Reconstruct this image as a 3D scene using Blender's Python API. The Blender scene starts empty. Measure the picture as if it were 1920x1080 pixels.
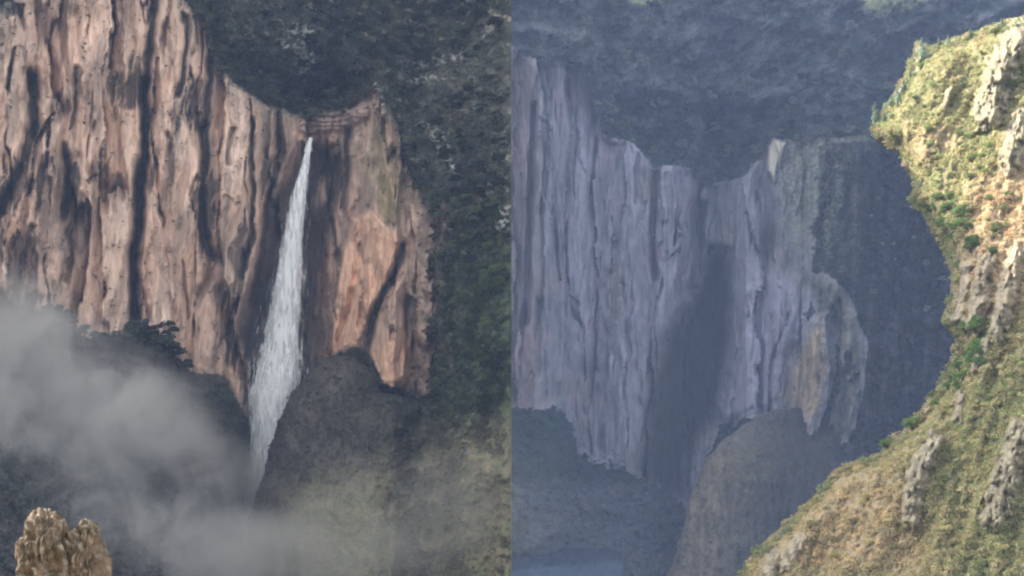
import bpy, math
import numpy as np

# ------------------------------------------------------------------ camera, sky, sun, exposure
S = bpy.context.scene
COL = S.collection
F = 2954.0                                   # focal length in photo pixels (1920 wide)
cd = bpy.data.cameras.new("camera")
cam = bpy.data.objects.new("camera", cd); COL.objects.link(cam)
cam.location = (0, 0, 0); cam.rotation_euler = (math.radians(90), 0, 0)
cd.sensor_width = 36.0; cd.lens = F / 1920 * 36.0
cd.clip_start = 0.5; cd.clip_end = 60000
S.camera = cam
SUN = np.array((-0.74, 0.40, 0.55)); SUN = SUN / np.linalg.norm(SUN)
W = bpy.data.worlds.new("World"); S.world = W; W.use_nodes = True
wn = W.node_tree
bg = wn.nodes["Background"]; bg.inputs[1].default_value = 0.15
sky = wn.nodes.new("ShaderNodeTexSky"); sky.sky_type = 'NISHITA'; sky.sun_disc = False
sky.sun_elevation = math.asin(SUN[2]); sky.sun_rotation = math.atan2(SUN[0], SUN[1]) % (2 * math.pi)
sky.dust_density = 3.0; sky.ozone_density = 1.0; sky.air_density = 1.0
hs = wn.nodes.new("ShaderNodeHueSaturation"); wn.links.new(sky.outputs[0], hs.inputs["Color"])      # unseen sky greyed in noise patches, added to neutralise the blue shade light
tcw = wn.nodes.new("ShaderNodeTexCoord"); nw = wn.nodes.new("ShaderNodeTexNoise"); nw.inputs["Scale"].default_value = 2.2; nw.inputs["Detail"].default_value = 5
wn.links.new(tcw.outputs["Generated"], nw.inputs["Vector"])
mw_ = wn.nodes.new("ShaderNodeMapRange"); wn.links.new(nw.outputs[0], mw_.inputs[0])
for i_, v_ in ((1, .35), (2, .65), (3, .25), (4, .0)): mw_.inputs[i_].default_value = v_
wn.links.new(mw_.outputs[0], hs.inputs["Saturation"]); wn.links.new(hs.outputs[0], bg.inputs[0])
sl = bpy.data.lights.new("sun", 'SUN'); so = bpy.data.objects.new("sun", sl); COL.objects.link(so)
sl.energy = 2.7; sl.angle = math.radians(0.5); sl.color = (1.0, 0.93, 0.80)
from mathutils import Vector
so.rotation_euler = Vector(SUN.tolist()).to_track_quat('Z', 'Y').to_euler()
S.view_settings.view_transform = 'Standard'; S.view_settings.look = 'None'
S.view_settings.exposure = 2.0; S.view_settings.gamma = 1.0
S.render.engine = 'CYCLES'
cy = S.cycles
cy.use_denoising = True; cy.max_bounces = 6; cy.diffuse_bounces = 3; cy.glossy_bounces = 1
cy.transparent_max_bounces = 16; cy.volume_bounces = 1; cy.volume_step_rate = 1.0
cy.volume_max_steps = 256
cy.use_adaptive_sampling = True; cy.adaptive_threshold = 0.02
cy.pixel_filter_type = 'BLACKMAN_HARRIS'; cy.filter_width = 2.0
rng = np.random.default_rng(7)

# ------------------------------------------------------------------ numeric helpers
def hsh(ix, iy, seed):
    h = (ix.astype(np.int64) * 374761393 + iy.astype(np.int64) * 668265263 + seed * 2246822519) & 0xFFFFFFFF
    h = ((h ^ (h >> 13)) * 1274126177) & 0xFFFFFFFF
    h = ((h ^ (h >> 16)) * 2246822519) & 0xFFFFFFFF
    return h ^ (h >> 15)

def noise(x, y, seed=0):                      # gradient noise, about -1..1
    x = np.asarray(x, float); y = np.asarray(y, float)
    x, y = np.broadcast_arrays(x, y)
    xi = np.floor(x); yi = np.floor(y); fx = x - xi; fy = y - yi
    u = fx * fx * fx * (fx * (fx * 6 - 15) + 10); v = fy * fy * fy * (fy * (fy * 6 - 15) + 10)
    r = 0
    for dx in (0, 1):
        for dy in (0, 1):
            a = hsh(xi + dx, yi + dy, seed) * (2 * math.pi / 4294967296.0)
            g = np.cos(a) * (fx - dx) + np.sin(a) * (fy - dy)
            r = r + g * (u if dx else 1 - u) * (v if dy else 1 - v)
    return r * 1.5

def fbm(x, y, o=4, seed=0, gain=0.5):
    r = 0; a = 1; t = 0
    for i in range(o):
        r = r + a * noise(x * 2 ** i, y * 2 ** i, seed + i * 17); t += a; a *= gain
    return r / t * 1.3

def ridged(x, y, o=4, seed=0, gain=0.5):      # 0..1, 1 on the ridges
    r = 0; a = 1; t = 0
    for i in range(o):
        r = r + a * (1 - np.abs(noise(x * 2 ** i, y * 2 ** i, seed + i * 13)) * 1.6); t += a; a *= gain
    return np.clip(r / t, 0, 1)

def worley(x, y, seed=0):                      # cells: distance to the nearest border, cell value, offset from the cell's middle
    xi = np.floor(x); yi = np.floor(y); D1 = np.full(x.shape, 9.); D2 = D1.copy(); I = np.zeros(x.shape); OX = I.copy(); OY = I.copy()
    for dx in (-1, 0, 1):
        for dy in (-1, 0, 1):
            h = hsh(xi + dx, yi + dy, seed); ax = xi + dx + (h & 1023) / 1023.; ay = yi + dy + ((h >> 10) & 1023) / 1023.
            d = np.hypot(x - ax, y - ay); n = d < D1
            D2 = np.where(n, D1, np.minimum(D2, d)); I = np.where(n, ((h >> 20) & 1023) / 1023., I); OX = np.where(n, x - ax, OX); OY = np.where(n, y - ay, OY); D1 = np.minimum(D1, d)
    return D2 - D1, I, OX, OY

def blocks(x, y, seed, amp, tilt, gap):        # angular blocks: relief towards the viewer, crack mask, cell value
    e, i, ox, oy = worley(x, y, seed)
    j = (i * 7.13) % 1; k = (i * 13.7) % 1
    return amp * i + tilt * ((j - .5) * 2 * ox + (k - .5) * 1.4 * oy), 1 - sm(e, 0, gap), j

def sm(x, a=0.0, b=1.0):
    t = np.clip((x - a) / (b - a), 0, 1); return t * t * (3 - 2 * t)

def mix(a, b, t):
    return a * (1 - t) + b * t

def sdist(U, V, poly):                        # signed distance to a polygon, inside positive
    P = np.array(poly, float); n = len(P)
    d = np.full(U.shape, 1e18); ins = np.zeros(U.shape, bool)
    for i in range(n):
        a = P[i]; b = P[(i + 1) % n]; e = b - a
        t = np.clip(((U - a[0]) * e[0] + (V - a[1]) * e[1]) / (e @ e + 1e-9), 0, 1)
        d = np.minimum(d, (U - a[0] - t * e[0]) ** 2 + (V - a[1] - t * e[1]) ** 2)
        if a[1] != b[1]:
            c = (a[1] > V) != (b[1] > V)
            xc = (b[0] - a[0]) * (V - a[1]) / (b[1] - a[1]) + a[0]
            ins ^= c & (U < xc)
    d = np.sqrt(d)
    return np.where(ins, d, -d)

def ldist(U, V, pts):                         # distance to an open line, and its parameter
    P = np.array(pts, float); d = np.full(U.shape, 1e18)
    for i in range(len(P) - 1):
        a = P[i]; b = P[i + 1]; e = b - a
        t = np.clip(((U - a[0]) * e[0] + (V - a[1]) * e[1]) / (e @ e + 1e-9), 0, 1)
        d = np.minimum(d, (U - a[0] - t * e[0]) ** 2 + (V - a[1] - t * e[1]) ** 2)
    return np.sqrt(d)

def axis(lo, a, b, hi, step, grow=1.18):      # fine inside [a, b], coarser outside
    mid = list(np.arange(a, b + step * 0.5, step))
    l = []; x = a; s = step
    while x > lo:
        s *= grow; x -= s; l.append(x)
    r = []; x = mid[-1]; s = step
    while x < hi:
        s *= grow; x += s; r.append(x)
    return np.array(l[::-1] + mid + r)

# ------------------------------------------------------------------ mesh helpers
def mesh_from(name, verts, quads, mat, col=None, smooth=True, attrs=None):
    me = bpy.data.meshes.new(name)
    nv = len(verts); nf = len(quads); k = quads.shape[1]
    me.vertices.add(nv); me.vertices.foreach_set("co", np.ascontiguousarray(verts, np.float32).ravel())
    me.loops.add(nf * k); me.loops.foreach_set("vertex_index", np.ascontiguousarray(quads, np.int32).ravel())
    me.polygons.add(nf); me.polygons.foreach_set("loop_start", np.arange(0, nf * k, k, dtype=np.int32))
    me.polygons.foreach_set("use_smooth", np.full(nf, smooth))
    if col is not None:
        dom = 'POINT' if len(col) == nv else 'FACE'
        at = me.attributes.new("tint", 'FLOAT_COLOR', dom)
        c = np.ones((len(col), 4), np.float32); c[:, :3] = col
        at.data.foreach_set("color", c.ravel())
    for an, av in (attrs or {}).items():
        at = me.attributes.new(an, 'FLOAT', 'POINT'); at.data.foreach_set("value", np.ascontiguousarray(av, np.float32))
    me.update(calc_edges=True); me.validate()
    me.materials.append(mat)
    o = bpy.data.objects.new(name, me); COL.objects.link(o)
    return o

def tag(o, label=None, cat=None, kind=None, group=None):
    if label: o["label"] = label
    if cat: o["category"] = cat
    if kind: o["kind"] = kind
    if group: o["group"] = group
    return o

def grid_quads(nu, nv):
    i = np.arange(nv * nu).reshape(nv, nu)
    return np.stack([i[1:, :-1], i[1:, 1:], i[:-1, 1:], i[:-1, :-1]], -1).reshape(-1, 4)

def submesh(name, V, Q, C, keep, mat):
    q = Q[keep]; used = np.unique(q); m = np.full(len(V), -1); m[used] = np.arange(len(used))
    return mesh_from(name, V[used], m[q], mat, C[used])

def world_of(U, V, Y):
    return np.stack([(U - 960) / F * Y, Y, -(V - 540) / F * Y], -1)

# ------------------------------------------------------------------ materials
def nd(nt, t, **kw):
    n = nt.nodes.new(t)
    for k, v in kw.items():
        setattr(n, k, v)
    return n

def earth_mat(name, scale=0.3, var=0.35, bump=0.6, rough=0.95, stretch=(1, 1, 0.25)):
    """Rock or soil: the tint of the place broken up by two noises, with a bumped surface."""
    m = bpy.data.materials.new(name); m.use_nodes = True; nt = m.node_tree; L = nt.links.new
    b = nt.nodes["Principled BSDF"]; b.inputs["Roughness"].default_value = rough
    b.inputs["Specular IOR Level"].default_value = 0.15
    at = nd(nt, "ShaderNodeAttribute", attribute_name="tint")
    tc = nd(nt, "ShaderNodeTexCoord"); mp = nd(nt, "ShaderNodeMapping"); mp.inputs["Scale"].default_value = stretch
    L(tc.outputs["Object"], mp.inputs[0])
    n1 = nd(nt, "ShaderNodeTexNoise"); n1.inputs["Scale"].default_value = scale; n1.inputs["Detail"].default_value = 6
    n1.inputs["Roughness"].default_value = 0.65; L(mp.outputs[0], n1.inputs["Vector"])
    r = nd(nt, "ShaderNodeMapRange"); L(n1.outputs[0], r.inputs[0])
    r.inputs[1].default_value = 0.3; r.inputs[2].default_value = 0.7
    r.inputs[3].default_value = 1 - var; r.inputs[4].default_value = 1 + var
    mx = nd(nt, "ShaderNodeVectorMath", operation='SCALE'); L(at.outputs["Color"], mx.inputs[0]); L(r.outputs[0], mx.inputs[3])
    L(mx.outputs[0], b.inputs["Base Color"])
    bp = nd(nt, "ShaderNodeBump"); bp.inputs["Strength"].default_value = bump; bp.inputs["Distance"].default_value = 1.5 / max(scale * 3, .1)
    L(n1.outputs[0], bp.inputs["Height"]); L(bp.outputs[0], b.inputs["Normal"])
    return m

def leaf_mat(name, rnd=0.35):
    m = bpy.data.materials.new(name); m.use_nodes = True; nt = m.node_tree; L = nt.links.new
    b = nt.nodes["Principled BSDF"]; b.inputs["Roughness"].default_value = 0.8
    b.inputs["Specular IOR Level"].default_value = 0.2
    at = nd(nt, "ShaderNodeAttribute", attribute_name="tint")
    oi = nd(nt, "ShaderNodeObjectInfo")
    r = nd(nt, "ShaderNodeMapRange"); L(oi.outputs["Random"], r.inputs[0])
    r.inputs[3].default_value = 1 - rnd; r.inputs[4].default_value = 1 + rnd
    mx = nd(nt, "ShaderNodeVectorMath", operation='SCALE'); L(at.outputs["Color"], mx.inputs[0]); L(r.outputs[0], mx.inputs[3])
    L(mx.outputs[0], b.inputs["Base Color"])
    tr = nd(nt, "ShaderNodeBsdfTranslucent"); L(mx.outputs[0], tr.inputs[0])
    ms = nd(nt, "ShaderNodeMixShader"); ms.inputs[0].default_value = 0.4
    L(b.outputs[0], ms.inputs[1]); L(tr.outputs[0], ms.inputs[2]); L(ms.outputs[0], nt.nodes["Material Output"].inputs[0])
    return m

M_rockL = earth_mat("red_rock", 0.16, 0.16, 0.3)
M_vegL = earth_mat("dark_scrub", 0.35, 0.45, 0.8, stretch=(1, 1, 1))
M_rockR = earth_mat("grey_rock", 0.09, 0.14, 0.25)
M_vegR = earth_mat("blue_cast_scrub", 0.15, 0.4, 0.8, stretch=(1, 1, 1))
M_near = earth_mat("dry_grass", 0.55, 0.35, 0.9, stretch=(1, 1, .7))
M_leaf = leaf_mat("foliage")
M_bark = earth_mat("bark", 2.0, 0.3, 0.4)

# ------------------------------------------------------------------ foliage
def leaves(P, R, C, n, size, flat=0.8, jitter=0.25):
    """Leaf clumps of many small faces; P, R, C centre, radius, colour of each bush; n faces on each."""
    K = len(P); N = K * n
    d = rng.normal(size=(N, 3)); d /= np.linalg.norm(d, axis=1)[:, None]
    d[:, 2] = np.abs(d[:, 2]) * 1.0 - 0.15
    rad = rng.uniform(0.45, 1.0, N) ** 0.6
    lump = 1 + 0.3 * noise(d[:, 0] * 2 + np.repeat(np.arange(K), n) * 3.7, d[:, 1] * 2 + d[:, 2] * 2, 5)
    c = np.repeat(P, n, 0) + d * (rad * lump * np.repeat(R, n))[:, None] * np.array((1, 1, flat))
    a = rng.normal(size=(N, 3)); a /= np.linalg.norm(a, axis=1)[:, None]
    b = np.cross(a, rng.normal(size=(N, 3))); b /= np.linalg.norm(b, axis=1)[:, None]
    s = (np.repeat(R, n) * size * rng.uniform(0.6, 1.3, N))[:, None]
    q = np.stack([c - a * s, c + b * s * 0.7, c + a * s, c - b * s * 0.7], 1).reshape(-1, 3)
    col = np.repeat(C, n, 0) * (1 + rng.uniform(-jitter, jitter, N))[:, None]
    return q, np.arange(N * 4).reshape(-1, 4), col

def brush(name, P, R, C, n=40, size=0.28, flat=0.8, label=None):
    q, f, c = leaves(P, R, C, n, size, flat)
    o = mesh_from(name, q, f, M_leaf, c, smooth=False)
    return tag(o, label, None, "stuff")

def tube(pts, rads, k=6):
    V = []; Fc = []
    for i, (p, r) in enumerate(zip(pts, rads)):
        for j in range(k):
            t = 2 * math.pi * j / k
            V.append((p[0] + r * math.cos(t), p[1] + r * math.sin(t), p[2]))
    for i in range(len(pts) - 1):
        for j in range(k):
            Fc.append((i * k + j, i * k + (j + 1) % k, (i + 1) * k + (j + 1) % k, (i + 1) * k + j))
    return np.array(V, float), np.array(Fc)

def tree_proto(name, h, w, col, seed, conical=False, lobes=8, n=70, leaf=.3):
    """A tree of height h: trunk with limbs, crown of leaf clumps; both children of an Empty at its base."""
    r = np.random.default_rng(seed)
    e = bpy.data.objects.new(name, None); COL.objects.link(e)
    V, Q = tube([(0, 0, -h * .1), (h * .01, 0, h * .35), (h * .02, h * .01, h * .85)], [h * .035, h * .026, h * .008])
    Vs = [V]; Qs = [Q]; off = len(V); P = []; R = []
    for i in range(lobes):
        t = (i + .5) / lobes
        if conical:
            z = h * (.25 + .72 * t); rr = w * .5 * (1.05 - t); a = r.uniform(0, 6.28)
            p = np.array((rr * .5 * math.cos(a), rr * .5 * math.sin(a), z)); R.append(rr * .8 + .05 * w)
        else:
            a = i * 2.4 + r.uniform(-.4, .4); z = h * r.uniform(.42, .86); k = math.sin(math.pi * min(1, (z / h - .2) / .8)) * .36
            p = np.array((w * k * math.cos(a), w * k * math.sin(a), z)); R.append(w * r.uniform(.2, .3))
        P.append(p)
        v, q = tube([(0, 0, h * .3), tuple(p * .55 + np.array((0, 0, h * .12))), tuple(p)], [h * .014, h * .01, h * .003], 4)
        Vs.append(v); Qs.append(q + off); off += len(v)
    tr = mesh_from("trunk", np.concatenate(Vs), np.concatenate(Qs), M_bark, np.tile((.10, .085, .07), (off, 1))); tr.parent = e
    q, f, c = leaves(np.array(P), np.array(R), np.tile(np.array(col, float), (lobes, 1)), n, leaf, .85, .35)
    cr = mesh_from("crown", q, f, M_leaf, c, smooth=False); cr.parent = e
    return e

def copy_tree(o):
    c = o.copy(); COL.objects.link(c)
    for ch in o.children:
        k = ch.copy(); COL.objects.link(k); k.parent = c
    return c

class Kind:                                    # first use places the prototype itself, later ones copy it
    def __init__(s, e): s.e = e; s.used = False
    def put(s, p, sc, rot):
        o = s.e if not s.used else copy_tree(s.e)
        s.used = True
        o.location = tuple(float(x) for x in p); o.scale = (sc, sc, sc * rng.uniform(.85, 1.2)); o.rotation_euler = (0, 0, rot)
        return o

# ================================================================== THE GORGE WITH THE FALLS (about 1 km off)
STEP = 1.9
ua = axis(-900, -120.1, 957.2, 957.2, STEP); va = axis(-1000, -14, 1094, 1750, STEP)
U, V = np.meshgrid(ua, va)
PX = 0.3385                                     # metres per photo pixel out there
wu = U + 9 * fbm(U / 60, V / 130, 3, 1) + 2.5 * fbm(U / 14, V / 28, 2, 2)
wv = V + 12 * fbm(U / 50, V / 70, 3, 3) + 4 * fbm(U / 12, V / 16, 2, 4)
Tb = np.interp(U, [-900, -60, 0, 40, 100, 200, 330, 385, 402, 430, 465, 520, 575, 600, 640, 680, 705, 735, 762, 790, 830, 870],
               [60, 40, 15, -10, -30, -30, -20, 45, 125, 150, 172, 205, 222, 215, 205, 180, 165, 215, 290, 370, 440, 560])
Bb = np.interp(U, [-900, 0, 60, 130, 180, 235, 255, 300, 340, 420, 470, 520, 600, 620, 690, 720, 770, 800],
               [520, 548, 585, 615, 640, 628, 612, 640, 690, 705, 800, 930, 900, 668, 650, 725, 740, 730])
base = np.interp(U, [-900, -300, 0, 240, 262, 300, 420, 470, 520, 560, 600, 640, 690, 740, 775, 850, 957],
                 [620, 800, 905, 950, 958, 955, 985, 1000, 1030, 1052, 1055, 1040, 1006, 1000, 1003, 965, 900])
Y = base - (V - 300) * PX * 0.10
# fluting: warped vertical ribs at three widths, more of them where the wall is not wet
cu = wu + 0.10 * (V - 300)
fl = ridged(cu / 95, V / 620, 2, 21); f2 = ridged(cu / 34, V / 260, 3, 22); f3 = ridged(cu / 13, V / 90, 2, 23)
f4 = fbm(U / 9, V / 22, 3, 24)
inface = sm(wv - Tb, -6, 14) * sm(Bb - wv, -6, 14)
b1, k1, j1 = blocks(wu / 52 + .35 * fbm(U / 30, V / 140, 3, 505), (V + 1.2 * U) / 560, 501, 30, 30, .13); b2, k2, j2 = blocks(cu / 21 + .3 * fbm(U / 20, V / 90, 3, 506), (V - .8 * U) / 190, 502, 6, 9, .16)
k1 = k1 * sm(fbm(U / 60, V / 90, 3, 507), -.25, .3); k2 = k2 * sm(fbm(U / 40, V / 50, 3, 508), -.05, .4); b3, k3, j3 = blocks(cu / 9 + .2 * f4, V / 30, 503, 1.6, 2, .2)
plain = sm(fbm(cu / 70, V / 150, 3, 30), -.2, .25); plain = np.maximum(plain, .8 * np.exp(-((wu - 205) / 45) ** 2 - ((V - 450) / 110) ** 2))
plain = np.maximum(plain, .8 * np.exp(-((wu - 315) / 40) ** 2 - ((V - 540) / 80) ** 2))
rough = .5 - .4 * plain
Y = Y - inface * (8 * fl + b1 + rough * (2.6 * f2 + 2.0 * f3 + 1.4 * f4 + b2 + b3) - 24 - 10 * k1 - 4 * k2 * rough - 1.2 * k3 * rough)
blk = fbm(cu / 26, V / 120, 2, 29)

# named cracks and gullies: (line, half width px, depth m)
cracks = [([(272, 150), (268, 260), (264, 380), (250, 470), (256, 560), (262, 640)], 9, 44), ([(290, 0), (284, 90), (272, 160)], 9, 14),
          ([(212, 0), (214, 60), (208, 120)], 5, 9), ([(60, 140), (62, 230), (48, 300), (20, 360), (0, 400), (-20, 470)], 11, 14),
          ([(130, 300), (135, 350), (122, 400)], 10, 8), ([(382, 240), (384, 330), (380, 420), (402, 480)], 11, 18),
          ([(345, 30), (344, 90), (336, 180)], 5, 9), ([(365, 30), (368, 90)], 4, 8), ([(398, 60), (392, 150), (386, 240)], 6, 10),
          ([(470, 230), (476, 320), (470, 420), (455, 520)], 6, 12), ([(432, 240), (430, 300)], 5, 6), ([(500, 210), (498, 300)], 5, 8),
          ([(520, 215), (524, 290), (500, 420), (476, 560)], 10, 14), ([(145, 130), (140, 180), (132, 250)], 6, 8), ([(25, 100), (12, 170)], 5, 7),
          ([(655, 230), (650, 320), (640, 390)], 6, 9), ([(700, 430), (699, 540)], 2.5, 4), ([(755, 460), (740, 520), (712, 570), (695, 610), (688, 650)], 8, 12),
          ([(770, 560), (764, 640), (768, 700)], 7, 8), ([(150, 370), (140, 420), (125, 520)], 8, 6), ([(60, 430), (40, 520), (30, 560)], 8, 8),
          ([(345, 490), (350, 600)], 3, 5), ([(315, 250), (322, 330), (300, 400)], 8, 6)]
crk = np.zeros_like(Y)
for ln, hw, dp in cracks:
    d = ldist(wu, wv, ln); k = np.exp(-(d / hw) ** 2 * 1.3); Y = Y + inface * dp * k; crk = np.maximum(crk, k * min(1, dp / 12))
# the wet alcove behind the falls
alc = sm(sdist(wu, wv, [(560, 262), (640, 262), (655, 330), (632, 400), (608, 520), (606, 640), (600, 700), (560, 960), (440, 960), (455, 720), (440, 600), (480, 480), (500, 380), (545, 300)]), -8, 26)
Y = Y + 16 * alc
# overhanging rock shelf at the lip
lip = sm(sdist(wu, wv, [(560, 212), (640, 200), (690, 205), (690, 222), (640, 245), (585, 250), (560, 240)]), -3, 8)
Y = Y - 9 * lip * (0.6 + .6 * ridged(U / 60, V / 9, 2, 31))
# the pale leaning slab right of the falls and the small pillar under it
slab = sdist(wu, wv, [(660, 410), (700, 398), (748, 430), (752, 470), (720, 545), (690, 600), (670, 655), (612, 668), (622, 560), (640, 470)])
Y = Y - 12 * sm(slab, -4, 10) * inface
pil = sdist(wu, wv, [(720, 560), (760, 520), (780, 600), (775, 700), (745, 745), (705, 735), (700, 620)])
Y = Y - 14 * sm(pil, -4, 16) + inface * 34 * sm(wu, 755, 850) ** 2
# the hillside over the rim, with ravines and outcrops
up = np.maximum(Tb - wv, 0)
rav = ridged((U + .5 * V) / 150, (V - .3 * U) / 150, 4, 41); rv2 = fbm(U / 30, V / 30, 4, 42)
Y = Y + 0.52 * up * PX - sm(up, 0, 60) * (26 * (rav - .55) + 7 * rv2)
bowl = sm(sdist(U, V, [(390, 60), (520, 120), (600, 100), (690, 130), (700, 175), (620, 215), (500, 200), (410, 130)]), -20, 40)
Y = Y + 22 * bowl
# talus under the wall, falling towards us
dn = np.maximum(wv - Bb, 0)
Y = Y - 0.95 * dn * PX * (1 - .85 * sm(U, 400, 470)) + sm(dn, 0, 50) * (10 * fbm(U / 50, V / 50, 4, 43))
cols = sm(sdist(wu, wv, [(330, 720), (440, 700), (480, 780), (465, 900), (380, 860), (320, 780)]), -10, 30)
# wooded flank on the right that comes towards us
fk = sm(wu + 22 * fbm(U / 40, V / 50, 4, 46), 765, 880)
Yf = 985 - (U - 770) * .42 - (V - 300) * PX * .62 - 30 * (ridged((U * .8 + V * .35) / 130, (V - U * .4) / 260, 4, 44) - .5) - 6 * fbm(U / 22, V / 22, 4, 45)
Yf = np.where(V < 200, Yf + (200 - V) * .05, Yf)
Y = np.where(V > 170, mix(Y, Yf, fk), mix(Y, mix(Y, Yf, sm(V, -40, 170)), fk))
cls = np.where(wv < Tb, 1, np.where(wv > Bb, 2, 0)); cls = np.where((fk > .35) & (V > 120), 1, cls)
# wet rounded mound the falls vanish behind
dm = sdist(U + 5 * fbm(U / 25, V / 25, 3, 51), V + 5 * fbm(U / 25, V / 25, 3, 52),
           [(605, 668), (572, 705), (545, 738), (524, 785), (508, 830), (492, 890), (470, 962), (440, 1100), (300, 1800), (1100, 1800), (1100, 1000), (860, 800), (770, 745), (715, 735), (690, 690), (650, 668)])
q = np.clip(dm / 110, 0, 1)
Yd = 984 - 46 * np.sqrt(np.clip(1 - (1 - q) ** 2, 0, 1)) - np.maximum(V - 690, 0) * PX * .42 - np.maximum(V - 860, 0) * PX * .5 * sm(U, 420, 620)
Yd = Yd - 5 * fbm(U / 40, V / 60, 4, 53) - 2.5 * ridged(U / 20, V / 50, 3, 54) - sm(U, 560, 957) * (V - 700) * .10
Yd = np.where(dm > 0, Yd, 1e9); Yd = np.where(dm > 0, mix(Yd, Y - .5, sm(U + 20 * fbm(U / 30, V / 30, 3, 55), 700, 880)), Yd)
cls = np.where(Yd < Y, 3, cls); Y = np.minimum(Y, Yd)
# --- surface colours (albedo)
def C(*c): return np.array(c, float)
n1 = fbm(cu / 70, V / 190, 4, 61)[..., None]; n2 = fbm(cu / 22, V / 150, 4, 62)[..., None]; n3 = fbm(U / 10, V / 30, 3, 63)[..., None]
rock = mix(C(.50, .355, .275), C(.62, .50, .42), sm(n1, -.4, .4)); rock = mix(rock, C(.62, .41, .29), .55 * sm(n2, .15, .6)); rock = mix(rock, C(.66, .51, .41), .6 * plain[..., None])
rock = rock * (.82 + .36 * j1[..., None]) * (.88 + .24 * j2[..., None]); rock = mix(rock, C(.10, .08, .07), np.clip(k1 * .55 + k2 * .4 * rough, 0, 1)[..., None])
rock = mix(rock, C(.34, .28, .24), sm(fbm(cu / 40, V / 260, 4, 64)[..., None], .0, .35) * .75)          # grey weathered columns
stain = sm(fbm(cu / 17, V / 230, 4, 65)[..., None] - .25 + .35 * sm(f2, .75, .3)[..., None], .0, .28)
rock = mix(rock, C(.075, .06, .055), stain * .55 * rough[..., None])
blot = np.zeros_like(Y)                        # moss and mineral blotches, and a shadowed recess painted dark
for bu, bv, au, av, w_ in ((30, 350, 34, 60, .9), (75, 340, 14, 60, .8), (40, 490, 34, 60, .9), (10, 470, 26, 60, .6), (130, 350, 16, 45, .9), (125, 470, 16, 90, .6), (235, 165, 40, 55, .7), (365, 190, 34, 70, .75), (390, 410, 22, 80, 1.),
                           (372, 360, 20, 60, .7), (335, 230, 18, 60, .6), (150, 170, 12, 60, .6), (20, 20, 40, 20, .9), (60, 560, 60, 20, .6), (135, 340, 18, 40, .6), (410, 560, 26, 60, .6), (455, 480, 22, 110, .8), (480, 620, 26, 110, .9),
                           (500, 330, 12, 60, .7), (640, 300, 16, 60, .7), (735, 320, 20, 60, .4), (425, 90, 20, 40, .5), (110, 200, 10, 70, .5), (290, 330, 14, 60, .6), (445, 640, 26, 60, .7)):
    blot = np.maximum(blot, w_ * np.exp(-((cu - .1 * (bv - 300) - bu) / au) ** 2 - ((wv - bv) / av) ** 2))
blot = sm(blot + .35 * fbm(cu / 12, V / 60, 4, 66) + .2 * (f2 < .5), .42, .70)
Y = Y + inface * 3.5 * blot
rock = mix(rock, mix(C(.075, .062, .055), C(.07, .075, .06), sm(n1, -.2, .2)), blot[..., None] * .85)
rock = mix(rock, C(.05, .044, .04), np.clip(crk * 1.25, 0, 1)[..., None] * .88)                    # black seeps plus painted crevice shade down the cracks
slabm = np.clip(sm(slab, -4, 12) + .9 * sm(pil, 0, 14) * sm(V, 610, 650), 0, 1)[..., None]
rock = mix(rock, mix(C(.80, .56, .41), C(.66, .43, .30), sm(n3, -.3, .5)), slabm * .9)
rock = rock * (1 + .15 * n3) * C(1.10, .99, .90)
oliv = sm(sdist(wu, wv, [(690, 220), (740, 230), (770, 380), (750, 440), (700, 400), (690, 320)]) + 18 * fbm(U / 18, V / 60, 3, 67), -20, 30)[..., None]
rock = mix(rock, C(.22, .20, .09), oliv * .7 * sm(n2 + .4, 0, .5))
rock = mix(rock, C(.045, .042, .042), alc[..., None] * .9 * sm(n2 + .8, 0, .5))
rock = mix(rock, C(.50, .34, .29), lip[..., None] * .8)
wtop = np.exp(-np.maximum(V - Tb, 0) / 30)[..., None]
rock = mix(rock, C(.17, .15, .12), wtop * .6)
vn = fbm(U / 28, V / 28, 5, 71)[..., None]; vn2 = fbm(U / 8, V / 8, 3, 72)[..., None]
veg = mix(C(.022, .026, .019), C(.065, .066, .05), sm(vn, -.3, .6))
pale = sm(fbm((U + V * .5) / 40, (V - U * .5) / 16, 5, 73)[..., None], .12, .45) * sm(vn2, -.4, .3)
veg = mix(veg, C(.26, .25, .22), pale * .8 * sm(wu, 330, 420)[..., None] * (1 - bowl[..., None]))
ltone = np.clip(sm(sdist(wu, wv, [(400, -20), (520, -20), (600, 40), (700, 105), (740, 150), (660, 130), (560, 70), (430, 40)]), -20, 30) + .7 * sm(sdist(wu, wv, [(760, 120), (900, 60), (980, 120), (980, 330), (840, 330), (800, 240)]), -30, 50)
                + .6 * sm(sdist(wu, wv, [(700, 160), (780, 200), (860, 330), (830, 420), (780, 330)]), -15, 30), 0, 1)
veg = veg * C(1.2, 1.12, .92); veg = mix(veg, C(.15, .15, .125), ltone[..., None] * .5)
out = 0
for poly in ([(740, 118), (790, 105), (865, 98), (868, 110), (800, 128), (745, 130)], [(730, 150), (800, 138), (860, 150), (800, 156)], [(900, 50), (925, 40), (930, 60), (905, 70)],
             [(520, 70), (550, 45), (600, 60), (590, 85), (530, 90)], [(560, 90), (600, 110), (570, 150), (540, 130)], [(690, 205), (700, 150), (712, 165), (730, 215), (700, 215)],
             [(930, 400), (957, 385), (957, 430), (930, 440)], [(790, 230), (830, 250), (860, 330), (830, 300)]):
    out = np.maximum(out, sm(sdist(wu, wv, poly), -5, 5))
out = out * sm(fbm(U / 9, V / 7, 3, 75), -.25, .15)
Y = Y - 3.5 * out
veg = mix(veg, C(.36, .35, .31), out[..., None] * .8)
talus = mix(C(.030, .034, .028), C(.06, .058, .048), sm(vn, -.4, .4))
talus = mix(talus, C(.15, .12, .10), sm(vn2, .1, .5) * .35)
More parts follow.
